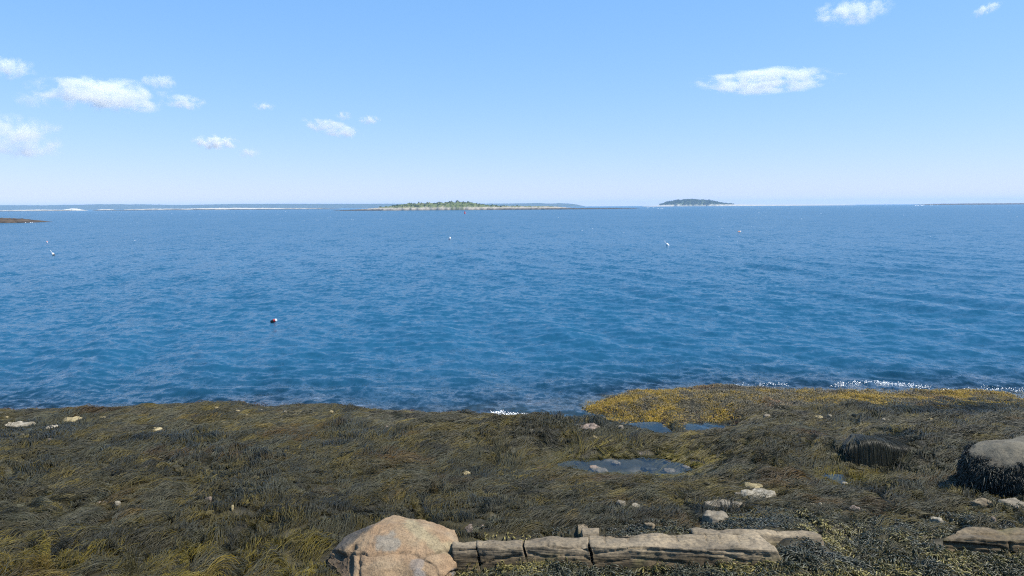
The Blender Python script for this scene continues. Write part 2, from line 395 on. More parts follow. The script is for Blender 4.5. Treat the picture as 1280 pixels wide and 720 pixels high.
def displace(me, amp, freq, seed, oct=5, strata=0):
    p, n = co(me), nor(me)
    d_ = amp * fbm(p * freq, oct, seed)
    if strata: d_ = d_ + strata * np.sign(s_ := noise(np.stack([p[:, 0] * .5, p[:, 1] * .5, p[:, 2] * 44 + 2.5 * p[:, 0]], -1), seed + 9)) * np.abs(s_) ** .6
    me.vertices.foreach_set('co', (p + n * d_[:, None]).astype(np.float32).ravel()); me.update()
def segdist(x, y, pl):
    best = np.full(x.shape, 1e9)
    for (x0, y0), (x1, y1) in zip(pl[:-1], pl[1:]):
        dx, dy = x1 - x0, y1 - y0; t_ = np.clip(((x - x0) * dx + (y - y0) * dy) / (dx * dx + dy * dy), 0, 1)
        best = np.minimum(best, np.hypot(x - x0 - t_ * dx, y - y0 - t_ * dy))
    return best
KEEP = []                                   # places where no weed roots: x, y, rx, ry

# tan boulder in the foreground
bc = np.array([*at(493, 706, .72)[:2], .66]); bc[1] += .15
pts = [(-.86, -.25, -.25), (-.75, .6, -.25), (.72, .7, -.25), (.84, -.2, -.25), (.5, -.8, -.25), (-.5, -.8, -.25),
       (-.83, -.15, .22), (.80, -.12, .25), (.62, -.6, .15), (-.42, -.72, .15), (-.72, .35, .3), (.68, .5, .35),
       (-.62, -.12, .50), (.60, .02, .52), (-.27, .10, .775), (.13, .16, .77), (.36, .2, .69), (-.1, .55, .62), (.3, .55, .55),
       (-.30, -.42, .47), (.16, -.47, .46), (.45, -.36, .42), (-.40, .05, .67)]
pts = [(a, b, c if c < 0 else c * .60) for a, b, c in pts]
me = hull_rock('boulder', pts, 5, 3, 0)
displace(me, .035, 2.2, 41, 6); displace(me, .006, 16, 43, 3)
p, n = co(me), nor(me); px, py = proj(p + bc); front = n[:, 1] < .35
jx = px + 3 * noise(p * 9, 3); jy = py + 3 * noise(p * 9, 4)
cr = [[(437, 692), (448, 692), (462, 694), (485, 692), (512, 692), (530, 697), (545, 690), (556, 688), (575, 694)], [(449, 694), (449, 722)], [(415, 689), (425, 693), (437, 691), (443, 684)],
      [(530, 697), (545, 712), (552, 724)], [(424, 693), (412, 720)], [(463, 685), (466, 672), (476, 660)], [(548, 720), (568, 716), (577, 708)]]
g_ = np.zeros(len(p)); cd = np.zeros(len(p))
for c_, wd, dp in zip(cr, (1.3, 1.6, 2.2, 1.0, 1.2, 1.0, 1.2), (.03, .035, .05, .02, .02, .012, .03)):
    s_ = np.exp(-(segdist(jx, jy, c_) / wd) ** 2) * front; g_ = np.maximum(g_, s_ * dp); cd = np.maximum(cd, s_)
sunk = sstep(443, 437, jx) * sstep(690, 694, jy) * front * .05                    # broken off corner, lower left
g_ += sunk
me.vertices.foreach_set('co', (p - n * g_[:, None]).astype(np.float32).ravel()); me.update()
tan = np.array((.235, .166, .10)); col_ = np.repeat(tan[None], len(p), 0)
def blend(mask, c_):
    global col_
    col_ = col_ * (1 - mask[:, None]) + np.array(c_) * mask[:, None]
nz = fbm(p * 5, 4, 60)
blend(sstep(-.1, .5, noise(p * 3, 61)) * .5, (.28, .22, .145)); blend(sstep(.0, .5, noise(p * 2.4, 67)) * .6, (.245, .155, .088))
blend(sstep(10, 4, segdist(jx, jy, [(512, 654), (530, 668), (548, 684), (560, 686)])) * .6, (.28, .245, .15))
blend(sstep(15, 9, np.hypot((jx - 482) / 1.25, (jy - 679) / 1.0) + 9 * nz) * .8, (.19, .175, .145))
blend(sstep(8, 5, np.hypot(jx - 523, (jy - 705)) + 7 * nz) * .7, (.2, .175, .155)); blend(sstep(9, 6, np.hypot((jx - 525), (jy - 718)) + 2 * nz) * .7, (.22, .21, .2))
blend(sstep(10, 7, np.hypot((jx - 572), (jy - 720)) + 2 * nz) * .8, (.2, .2, .2))
blend(sstep(3, -3, (jx - 447) + (jy - 672) * 1.25) * sstep(690, 684, jy) * .95, (.085, .075, .062))       # grey upper left facet, its shade painted in darker
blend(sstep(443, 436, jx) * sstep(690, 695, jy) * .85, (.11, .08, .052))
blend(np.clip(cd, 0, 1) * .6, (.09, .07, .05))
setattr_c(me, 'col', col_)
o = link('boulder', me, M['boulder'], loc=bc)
tag(o, 'large tan granite boulder with cracks at the bottom edge of the shore', 'boulder')
KEEP.append((bc[0], bc[1], .9, .75))

# grey topped boulder on the right, its sides hung with black weed
b2 = np.array([*at(1312, 622, .5)[:2], .40]); b2[1] += .62
pts = [(-.80, -.40, -.2), (-.84, .3, -.2), (-.5, .8, -.2), (.9, .7, -.2), (.95, -.2, -.2), (.5, -.62, -.2), (-.4, -.66, -.2),
       (-1.0, -.4, .35), (-1.02, .2, .4), (-.45, -.80, .3), (.5, -.78, .3), (1.05, -.1, .4),
       (-.92, -.35, .58), (-.92, .2, .66), (-.5, -.62, .62), (.3, -.66, .66), (-.62, .05, .82), (-.2, -.25, .86), (.5, -.1, .9), (.6, .5, .85), (-.4, .6, .75), (.9, .2, .7)]
pts = [(a * .93, b * .93, c * .88) for a, b, c in pts]
me = hull_rock('boulder', pts, 5, 2, 2); displace(me, .05, 1.8, 47, 5)
p, n = co(me), nor(me)
top = sstep(.45, .8, n[:, 2] + .25 * noise(p * 4, 71)) * sstep(.5, .66, p[:, 2] + .06 * noise(p * 5, 72))
c_ = np.array((.125, .112, .083))[None] * (1 + .3 * noise(p * 4, 73))[:, None]
setattr_c(me, 'col', c_ * top[:, None] + np.array((.03, .028, .022)) * (1 - top[:, None]))
o2 = link('boulder', me, M['boulder'], loc=b2)
tag(o2, 'squat boulder with bare grey top and black weed hanging down its sides', 'boulder')
KEEP.append((b2[0], b2[1], 1.02, .85))
B2P, B2N, B2T = p, n, top

# cracks in the ledges: line in the photograph, half width in pixels, depth in metres
LCR = [([(575, 687.5), (595, 687)], .9, .03), ([(600, 705.6), (620, 699), (642, 695.8), (650, 694)], 1.0, .04), ([(600, 680), (620, 680.5), (636, 686)], .8, .02),
       ([(683, 681), (702, 686), (726, 684), (734, 688)], 1.1, .035), ([(681, 699), (683, 705), (688, 708)], .9, .03), ([(660, 690), (683, 697), (707, 694), (730, 695), (740, 701)], .9, .03),
       ([(755, 669), (757, 679)], .7, .022), ([(783, 666), (786, 676)], .8, .028), ([(843, 665), (847, 676)], .8, .028), ([(881, 666), (884, 677)], .7, .022), ([(898, 668), (901, 679)], .7, .022), ([(920, 667), (926, 681)], .6, .016),
       ([(740, 673), (800, 671), (900, 673), (950, 675)], .5, .012), ([(740, 692), (790, 686), (850, 689), (905, 694), (930, 702)], 1.1, .03), ([(745, 704), (800, 698), (850, 703), (880, 712)], 1.0, .025), ([(880, 686), (930, 691), (965, 697)], .8, .02),
       ([(1178, 679), (1215, 681), (1250, 684), (1268, 692)], 1.2, .06), ([(1215, 667), (1280, 668), (1330, 666)], .7, .02), ([(1262, 678), (1268, 700)], 1.2, .05)]
# low rock hump hung with long dark weed, left of the black sided boulder
hc = np.array([*at(1097, 579, .30)[:2], .24]); hc[1] += .30
pts = [(-.5, -.28, -.15), (-.46, .4, -.15), (.6, .45, -.15), (.66, -.16, -.15), (-.42, -.30, .30), (-.30, .3, .42), (.02, -.22, .42), (.55, -.1, .32), (.45, .4, .38), (-.24, -.14, .45), (.2, .1, .44)]
me = hull_rock('rock', pts, 4, 2, 2); displace(me, .04, 2.5, 49, 4)
o3 = link('rock', me, M['dark'], loc=hc); tag(o3, 'low rock hump curtained with long dark weed left of the black sided boulder', 'rock')
HP, HN = co(me), nor(me)
# ledges: blocks parted by open joints
def block(name, tl, tr, bl, br, zb, mat, parent, org, seed, amp=.018, strata=.008, res=.015, lean=.2, skew=0):
    "top corners back-left, back-right, front-left, front-right (world), down to height zb"
    T = [np.array(v_, float) for v_ in (bl, br, tl, tr)]
    L = max(np.linalg.norm(T[1] - T[0]), .1); Dp = max(np.linalg.norm(T[2] - T[0]), .05); Hh = max(T[0][2] - zb, .03)
    nx, ny, nz_ = [int(np.clip(round(v_ / res), 3, 160)) for v_ in (L, Dp, Hh)]
    bm = bmesh.new(); vs = {}
    def P_(i, j, k):
        u, v_, w_ = i / nx, j / ny, k / nz_
        b = (T[0] * (1 - u) + T[1] * u) * (1 - v_) + (T[2] * (1 - u) + T[3] * u) * v_
        b = b.copy(); b[2] = zb + (b[2] - zb) * w_; b[1] -= lean * (1 - w_) * (1 - v_); b[0] += skew * (1 - w_)
        return b - org
    def V_(i, j, k):
        if (i, j, k) not in vs: vs[(i, j, k)] = bm.verts.new(P_(i, j, k))
        return vs[(i, j, k)]
    def quad(a, b, c, d_): bm.faces.new((V_(*a), V_(*b), V_(*c), V_(*d_)))
    for i in range(nx):
        for j in range(ny):
            quad((i, j, nz_), (i + 1, j, nz_), (i + 1, j + 1, nz_), (i, j + 1, nz_))
        for k in range(nz_):
            quad((i, 0, k), (i + 1, 0, k), (i + 1, 0, k + 1), (i, 0, k + 1)); quad((i + 1, ny, k), (i, ny, k), (i, ny, k + 1), (i + 1, ny, k + 1))
    for j in range(ny):
        for k in range(nz_):
            quad((0, j + 1, k), (0, j, k), (0, j, k + 1), (0, j + 1, k + 1)); quad((nx, j, k), (nx, j + 1, k), (nx, j + 1, k + 1), (nx, j, k + 1))
    for _ in range(1): bmesh.ops.smooth_vert(bm, verts=bm.verts, factor=.4, use_axis_x=True, use_axis_y=True, use_axis_z=True)
    bmesh.ops.recalc_face_normals(bm, faces=bm.faces)
    me = bpy.data.meshes.new(name); bm.to_mesh(me); bm.free(); me.update()
    displace(me, amp, 3.2, seed, 6, strata)
    p, n = co(me), nor(me); q_ = p + org
    crest_tone = sstep(.80, .93, q_[:, 2] + .05 * noise(q_ * (3, 3, 8), 12))                      # weathered crest, browner below; mostly lit top and shaded front painted in
    c0 = np.array((.185, .148, .10))[None] * crest_tone[:, None] + np.array((.088, .065, .036))[None] * (1 - crest_tone)[:, None]
    c0 = c0 * (1 + .35 * noise(q_ * (1.5, 2, 6), 13))[:, None]; alg = sstep(.1, .6, noise(q_ * (2.5, 2.5, 4), 14)) * (1 - crest_tone) * .6
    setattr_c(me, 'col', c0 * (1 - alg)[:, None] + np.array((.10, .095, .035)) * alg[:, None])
    px, py = proj(q_); px = px + 1.2 * noise(p * 14, 5); py = py + 1.2 * noise(p * 14, 6); g_ = np.zeros(len(p))
    for c_, wd, dp in LCR: g_ = np.maximum(g_, dp * np.exp(-(segdist(px, py, c_) / wd) ** 2))
    me.vertices.foreach_set('co', (p - n * (g_ * (n[:, 1] < .5))[:, None]).astype(np.float32).ravel()); me.update()
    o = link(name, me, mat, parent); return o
def ledge_block(parent, org, L, mat, seed, zt, zb, **kw):
    "L: pixel corners back-left, back-right, front-left, front-right on the plane zt"
    c = [at(a, b, zt) for a, b in L]
    return block('block', *c, zb, mat, parent, org, seed, **kw)
org = np.array([*at(770, 690, .8)[:2], .6])
led = empty('rock_ledge', org)
tag(led, 'long layered brown rock ledge split into blocks right of the tan boulder', 'rock ledge')
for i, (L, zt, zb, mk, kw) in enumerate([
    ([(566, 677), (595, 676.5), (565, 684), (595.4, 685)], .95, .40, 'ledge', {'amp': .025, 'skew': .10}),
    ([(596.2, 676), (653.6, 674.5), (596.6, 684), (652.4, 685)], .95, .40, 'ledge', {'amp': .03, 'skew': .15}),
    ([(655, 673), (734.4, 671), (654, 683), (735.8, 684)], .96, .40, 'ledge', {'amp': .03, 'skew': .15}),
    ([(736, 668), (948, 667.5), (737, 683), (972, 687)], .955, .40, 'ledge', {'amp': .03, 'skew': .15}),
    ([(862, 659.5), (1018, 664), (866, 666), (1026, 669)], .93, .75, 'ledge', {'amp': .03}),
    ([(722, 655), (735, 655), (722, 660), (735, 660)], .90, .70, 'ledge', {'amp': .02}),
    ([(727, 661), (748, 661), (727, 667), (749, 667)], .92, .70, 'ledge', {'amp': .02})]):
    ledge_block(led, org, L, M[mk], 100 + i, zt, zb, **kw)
x0 = at(566, 690, .8); x1 = at(975, 690, .8)
for k in np.linspace(0, 1, 14): KEEP.append((x0[0] + (x1[0] - x0[0]) * k, x0[1] + .16, .24, .22))
for a in range(860, 1030, 22): q = at(a, 665, .93); KEEP.append((q[0], q[1], .16, .15))
org = np.array([*at(1240, 685, .75)[:2], .6])
led2 = empty('rock_ledge', org)
tag(led2, 'grey brown rock ledge with a tapered end at the lower right corner', 'rock ledge')
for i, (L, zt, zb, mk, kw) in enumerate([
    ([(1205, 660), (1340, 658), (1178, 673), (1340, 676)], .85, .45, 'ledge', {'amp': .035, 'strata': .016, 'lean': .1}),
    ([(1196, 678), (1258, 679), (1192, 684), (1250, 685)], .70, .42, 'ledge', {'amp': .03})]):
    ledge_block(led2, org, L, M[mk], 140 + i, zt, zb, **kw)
for a in range(1180, 1340, 22): q = at(a, 675, .78); KEEP.append((q[0], q[1] + .05, .2, .26))

# single stones among the weed
STONES = [
 (945, 611, 28, 6, 'cream', 'cream stone block at the top of the bright white outcrop'), (952, 620, 46, 8, 'pale', 'jagged white stone below the cream block in the bright outcrop'),
 (927, 618, 20, 8, 'grey', 'grey flat stone on the left side of the bright white outcrop'), (914, 635, 62, 7, 'grey', 'long flat grey slab half buried in weed below the bright white outcrop'),
 (897, 649, 40, 7, 'grey', 'flat grey slab just behind the brown rock ledge'), (592, 662, 34, 7, 'pink', 'pinkish white crusted stone just behind the left end of the rock ledge'),
 (777, 631, 15, 6, 'grey', 'pale grey stone, left one of the stones in weed above the rock ledge'), (795, 634, 15, 6, 'pale', 'whitish stone in the middle of the stones in weed above the rock ledge'), (812, 657, 16, 9, 'slab', 'small brown stone block standing behind the rock ledge'),
 (735, 535, 36, 8, 'pink', 'pinkish white stone on the dark mound at the inlet'), (776, 533, 10, 12, 'grey', 'upright grey stone at the right end of the dark mound at the inlet'), (744, 547, 10, 5, 'cream', 'small cream stone on the weed below the dark mound'),
 (662, 538, 10, 4, 'pale', 'small pale stone on weed below the white foam patch'), (540, 529, 7, 6, 'cream', 'cream stone block among red weed at the shore left of the foam'), (579, 528, 9, 5, 'cream', 'rounded cream stone nearest the white foam patch'),
 (512, 523, 18, 4, 'pink', 'flat pinkish stone at the edge of the water left of the foam'), (20, 532, 44, 5, 'pale', 'long white barnacled rock at the far left of the shore'), (62, 535, 16, 4, 'pale', 'white rock just right of the long white rock at far left'),
 (88, 526, 26, 5, 'cream', 'cream rock rib in weed above the white rocks on the left'), (126, 523, 12, 3, 'cream', 'small cream rock right of the cream rib on the left'), (190, 539, 22, 4, 'cream', 'low cream rock in a weed hollow on the left shore'),
 (1025, 522, 12, 6, 'cream', 'larger cream stone of the pair among red weed on the reef'), (1038, 521, 6, 5, 'pale', 'smaller white stone of the pair among red weed on the reef'), (998, 524, 9, 4, 'pale', 'pale stone left of the cream pair on the reef'), (960, 521, 10, 4, 'grey', 'grey stone on the reef behind the golden weed'),
 (880, 546, 10, 4, 'pale', 'white stone on the dark ridge right of the water strip'), (1070, 637, 15, 6, 'pink', 'pinkish stone in short weed below the tiny pool'), (1173, 651, 15, 7, 'pale', 'pale stone in yellow weed left below the black sided boulder'),
 (1232, 631, 26, 9, 'slab', 'brown rock slab just below the black sided boulder'), (1272, 632, 34, 9, 'grey', 'grey rock slab at the right edge below the black sided boulder'), (1058, 606, 12, 5, 'pale', 'white stone standing in the tiny tide pool'),
 (748, 588, 28, 7, 'pink', 'pinkish stone at the near edge of the middle tide pool'), (838, 590, 20, 5, 'pink', 'pinkish flat stone at the right end of the middle tide pool'),
 (260, 624, 9, 7, 'pink', 'pinkish stone in the dark hollow of the weed on the left'), (582, 592, 14, 9, 'cream', 'cream stone in a round gap in the weed at the centre'), (126, 631, 16, 5, 'pink', 'pinkish stone in the combed weed on the left'),
 (174, 656, 15, 3, 'cream', 'thin cream stone in the combed weed at lower left'), (722, 533, 8, 5, 'pale', 'white stone on the left side of the dark mound'), (835, 578, 12, 4, 'dark', 'dark rock breaking the surface at the back of the middle tide pool'), (770, 580, 14, 4, 'pink', 'pinkish stone in the middle of the tide pool'), (722, 579, 10, 4, 'dark', 'dark stone at the left end of the middle tide pool'), (812, 586, 22, 4, 'dark', 'long dark rock lying in the middle tide pool'), (858, 585, 12, 4, 'pink', 'pinkish stone at the far right end of the middle tide pool'),
 (998, 609, 4, 4, 'pale', 'single tiny white pebble right of the bright outcrop')]
SMALL = [(270, 511, 'cream', 'cream stone at the water edge where the left shore bulges highest'), (297, 515, 'cream', 'small cream stone at the water edge right of the shore bulge'), (326, 514, 'pale', 'bright pale stone at the water edge above the left of the boulder'),
 (308, 521, 'cream', 'small cream stone just below the pair at the water edge'), (414, 516, 'cream', 'cream stone at the water edge straight above the tan boulder'), (418, 531, 'pale', 'pale stone a little below the one straight above the tan boulder'),
 (90, 545, 'pale', 'pale chip in weed below the cream rib on the left'), (27, 545, 'pale', 'small white chip just below the long white rock at far left'), (146, 548, 'cream', 'cream chip in weed between the cream rib and the low cream rock'),
 (8, 523, 'cream', 'cream stone in the left corner of the shore by the water'), (240, 545, 'pale', 'small pale chip in weed right of the low cream rock'), (60, 552, 'pink', 'pinkish chip in weed below the white rock on the left'),
 (182, 587, 'pink', 'lone pinkish chip in the grey weed on the left, farther one'), (356, 516, 'pale', 'tiny pale stone at the water edge right of the bright pale one'), (604, 532, 'pale', 'pale stone on dark weed just left of the foam'), (446, 577, 'pale', 'lone pale chip in the weed above the tan boulder'),
 (290, 637, 'cream', 'lone cream chip below the dark weed hollow on the left'), (1016, 634, 'pale', 'left one of two tiny white pebbles right of the flat grey slab'), (1026, 634, 'pale', 'right one of two tiny white pebbles right of the flat grey slab'), (146, 632, 'pale', 'pale chip beside the pinkish stone in the combed weed'),
 (1105, 526, 'pale', 'small pale stone in red weed on the reef above the hanging weed ledge'), (1164, 526, 'cream', 'small cream stone on the reef near the right edge'), (483, 535, 'pink', 'pinkish chip in weed at the shore centre left'), (347, 555, 'cream', 'lone cream chip in brown weed below the water edge'), (1243, 652, 'pink', 'pinkish chip in yellow weed above the tapered ledge')]
for (a, b, mk, lb) in SMALL: STONES.append((a, b, float(rng.uniform(4.2, 7.5)), float(rng.uniform(3, 4.4)), mk, lb))
def ground_at(px, py):
    d_ = ray(px, py); ts = np.linspace(7, 30, 2400)
    P_ = d_[None] * ts[:, None] + np.array([0, 0, CAM_H]); hz = height(P_[:, 0], P_[:, 1])
    i = np.argmax(P_[:, 2] < hz); return P_[i]
for k, (a, b, w_, h_, mk, lb) in enumerate(STONES):
    g0 = ground_at(a, b + h_ * .5); dist = np.linalg.norm(g0 - (0, 0, CAM_H)); s = dist / F
    hw, hh_ = w_ * s / 2, max(h_ * s * .42, .025); hd = max(min(hw * .8, .22), .05)
    if mk == 'grey' and h_ < 8: hh_ = .05
    if w_ < 9 and mk != 'dark': hh_ += .02
    pr = random.Random(300 + k); n_ = 16 if w_ > 12 else 11
    pts = []
    for i in range(n_):
        an = 2 * math.pi * i / n_ + pr.uniform(-.2, .2); r_ = pr.uniform(.75, 1.05)
        pts.append((hw * r_ * math.cos(an), hd * r_ * math.sin(an), -.1 if w_ > 8 else -.035)); r_ *= pr.uniform(.72, .95)
        pts.append((hw * r_ * math.cos(an), hd * r_ * math.sin(an), hh_ * pr.uniform(.55, 1.05)))
    me = hull_rock('stone', pts, 3 if w_ > 12 else 2, 1, 1)
    displace(me, min(.04, hw * .14), 3 / max(hw, .08) * .6, 400 + k, 5)
    o = link('stone', me, M[mk], loc=(g0[0], g0[1] + hd * .5, g0[2] + .03))
    o.rotation_euler = (pr.uniform(-.06, .06), pr.uniform(-.08, .08), pr.uniform(-.3, .3))
    tag(o, lb, 'stone', 'small pale stones in the weed' if w_ < 7.6 else 'stones lying among the seaweed')
    KEEP.append((g0[0], g0[1] + hd * .4, hw * .75, hd * .6 + .01))
KEEP = np.array(KEEP)

# ------------------------------------------------------------------ seaweed
def inside_keep(x, y, grow=1.0):
    o_ = np.zeros(len(x), bool)
    for kx, ky, rx, ry in KEEP: o_ |= ((x - kx) / (rx * grow)) ** 2 + ((y - ky) / (ry * grow)) ** 2 < 1
    return o_
def in_pool(x, y):
    z = height(x, y); o_ = np.zeros(len(x), bool)
    for (a, b, c, rx, ry) in PW: o_ |= (((x - a) / rx) ** 2 + ((y - b) / ry) ** 2 < 1.3) & (z < c - .02)
    return o_
def pool_near(x, y):
    z = height(x, y); o_ = np.zeros(len(x))
    for (a, b, c, rx, ry) in PW[:3]: o_ = np.maximum(o_, np.exp(-(((x - a) / (rx * 1.15)) ** 2 + ((y - b) / (ry * 1.25)) ** 2) ** 2) * sstep(c + .22, c + .05, z))
    return o_
def scatter(n, pxr, pyr):
    "random roots on the shore, uniform on the ground, inside a slice of the view and its margins"
    y = np.sqrt(rng.uniform(7.3 ** 2, 21.5 ** 2, n)); x = y * rng.uniform(-.86, .88, n); z = height(x, y)
    px, py = proj(np.stack([x, y, z], -1))
    k = (px > pxr[0]) & (px < pxr[1]) & (py > pyr[0]) & (py < pyr[1]) & (z > -.22)
    return x[k], y[k], z[k], px[k], py[k]
def flow(x, y):
    th = .80 + 1.25 * noise2(x, y, .33, 51) + .75 * noise2(x, y, .9, 52) + .35 * noise2(x, y, 2.3, 53)
    th = th + .5 * sstep(2, -6, x)
    fx, fy = np.cos(th), np.sin(th)
    gx_, gy_ = grad(x, y); sl_ = np.hypot(gx_, gy_)
    w_ = sstep(.22, .7, sl_)
    fx = fx * (1 - w_) - gx_ / (sl_ + 1e-6) * w_ * 1.2; fy = fy * (1 - w_) - gy_ / (sl_ + 1e-6) * w_ * 1.2
    r_ = np.hypot(fx, fy) + 1e-9
    return fx / r_, fy / r_
def hair(name, Pts, Rad, Colr, mat):
    n, m = Pts.shape[:2]
    cu = bpy.data.hair_curves.new(name); cu.add_curves([m] * n)
    cu.attributes['position'].data.foreach_set('vector', Pts.astype(np.float32).ravel())
    a = cu.attributes.get('radius') or cu.attributes.new('radius', 'FLOAT', 'POINT')
    a.data.foreach_set('value', Rad.astype(np.float32).ravel())
    a = cu.attributes.new('col', 'FLOAT_COLOR', 'POINT')
    c = np.concatenate([Colr, np.ones(Colr.shape[:2] + (1,))], -1).astype(np.float32); a.data.foreach_set('color', c.ravel())
    cu.materials.append(mat)
    o = bpy.data.objects.new(name, cu); COL.objects.link(o); return o
PAL = np.array((.86, .86, .68)) * np.array([(.026, .024, .016), (.050, .046, .029), (.070, .067, .048), (.080, .064, .022), (.120, .092, .022), (.088, .046, .014), (.20, .155, .015)])
def palette(x, y, u, px, py, gold):
    "mix of weed colours from slow noise plus a random per tuft value"
    a = noise2(x, y, .55, 81) * .6 + noise2(x, y, 1.8, 82) * .6 + u * .75
    b = noise2(x * .6, y * 1.4, .9, 83) + u * .3
    c = PAL[1][None] * np.ones((len(x), 1))
    def bl(c, m, k): return c * (1 - m[:, None]) + PAL[k] * m[:, None]
    c = bl(c, sstep(-.1, -.7, a), 2); c = bl(c, sstep(.0, .5, a), 3); c = bl(c, sstep(.4, .9, a) * .8, 4)
    c = bl(c, sstep(.45, .9, b) * .7, 5); c = bl(c, sstep(-.3, -.8, b) * .7, 0)
    fx, fy = flow(x, y); st = noise2(x * fx + y * fy, (y * fx - x * fy) * 5, .5, 85)        # long swaths along the lie of the weed
    c = c * (1 + .55 * st + .25 * noise2(x, y, 5, 86))[:, None]
    return bl(c, gold, 6)
def strands(nt, per, length, width, lift, zone, seed, spread=.07, m=8, jitter=.13, name='rockweed'):
    global rng
    rng = np.random.default_rng(seed)
    x, y, z, px, py = scatter(nt, (-260, 1540), (486, 860))
    k = zone(x, y, z, px, py) & ~(in_pool(x, y) & (rng.random(len(x)) > .15)) & ~inside_keep(x, y)
    x, y, px, py = x[k], y[k], px[k], py[k]
    stand = sstep(668, 700, py) * sstep(440, 400, px); T = len(x); tu = rng.uniform(-1, 1, T); tl = (1 + 1.3 * stand * (noise2(x, y, 1.3, 89) > 0)) * lift * (.35 + .65 * sstep(.1, .5, height(x, y))) * rng.gamma(2.0, .5, T) * (1 + .8 * sstep(.2, .8, noise2(x, y, .8, 87))); tL = length * rng.uniform(.6, 1.25, T); ta = rng.normal(0, jitter, T)
    col_t = palette(x, y, tu, px, py, np.clip(pool_near(x, y) * (.55 + .5 * tu) + stand * sstep(-.3, .6, tu + noise2(x, y, 1.6, 88)) * .55, 0, 1)) * (1 + .3 * rng.uniform(-1, 1, T))[:, None]
    idx = np.repeat(np.arange(T), per); N = len(idx)
    # fewer, wider strands far off; all of it real size
    sx_ = x[idx] + rng.normal(0, spread, N); sy_ = y[idx] + rng.normal(0, spread, N)
    L = tL[idx] * rng.uniform(.7, 1.2, N); ang = ta[idx] + rng.normal(0, .09, N); lf = tl[idx] * rng.uniform(.4, 1.3, N)
    base = rng.uniform(.0, .035, N); wph = rng.uniform(0, 6.28, N); wam = rng.uniform(.0, .3, N)
    Pts = np.zeros((N, m, 3)); X, Y = sx_, sy_
    for i in range(m):
        t_ = i / (m - 1); h = height(X, Y)
        Pts[:, i, 0] = X; Pts[:, i, 1] = Y
        Pts[:, i, 2] = h + base + lf * (np.sin(math.pi * min(1, t_ * 1.15) ** .75) if t_ < .87 else .0) + .006
        if i == m - 1: break
        fx, fy = flow(X, Y); a_ = ang + wam * np.sin(wph + t_ * 6)
        dx, dy = fx * np.cos(a_) - fy * np.sin(a_), fx * np.sin(a_) + fy * np.cos(a_)
        X1, Y1 = X + dx * L / (m - 1), Y + dy * L / (m - 1)
        st = 1 / np.sqrt(1 + ((height(X1, Y1) - h) / (L / (m - 1))) ** 2)
        X, Y = X + dx * L / (m - 1) * st, Y + dy * L / (m - 1) * st
    ok = ~(inside_keep(Pts[:, m // 2, 0], Pts[:, m // 2, 1], .85) | inside_keep(Pts[:, -1, 0], Pts[:, -1, 1], .8) & (rng.random(N) < .8))
    ok &= (in_pool(Pts[:, :, 0].ravel(), Pts[:, :, 1].ravel()).reshape(N, m).sum(1) < 2 + 6 * (rng.random(N) < .28))
    ok &= ~((height(Pts[:, -1, 0], Pts[:, -1, 1]) < -.03) | ((height(Pts[:, m // 2, 0], Pts[:, m // 2, 1]) < -.03)))
    prof = np.interp(np.linspace(0, 1, m), [0, .2, .85, 1], [.6, 1, .9, .35])
    dist = np.hypot(sx_, sy_)
    Rad = (width * rng.uniform(.6, 1.3, N) * np.clip(dist / 11, .8, 1.5))[:, None] * prof[None]
    c = col_t[idx] * rng.uniform(.65, 1.4, N)[:, None]
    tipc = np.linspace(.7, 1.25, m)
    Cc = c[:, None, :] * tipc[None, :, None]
    return Pts[ok], Rad[ok], Cc[ok]

def bladder_zone(px, py, x, y):
    return sstep(0, 22, py - np.interp(px, [0, 540, 600, 860, 1000, 1280, 1500], [900, 900, 668, 640, 628, 634, 640]) + 10 * noise2(x, y, 1.3, 91))
def gold_zone(px, py, x, y):
    top_ = np.interp(px, [700, 735, 800, 850, 1000, 1100, 1280], [480, 520, 534, 536, 512, 508, 505])
    return (px > 722) * sstep(6, -6, py - top_ - 5 * noise2(x, y, 1.2, 92))
def z_rock(x, y, z, px, py):
    return (z > -.02) & (rng.random(len(x)) > bladder_zone(px, py, x, y) * .95) & (rng.random(len(x)) > gold_zone(px, py, x, y))
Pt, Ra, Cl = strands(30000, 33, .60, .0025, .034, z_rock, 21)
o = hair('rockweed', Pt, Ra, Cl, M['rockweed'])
tag(o, 'olive and charcoal strands of rockweed combed over the shore', 'seaweed', kind='stuff')

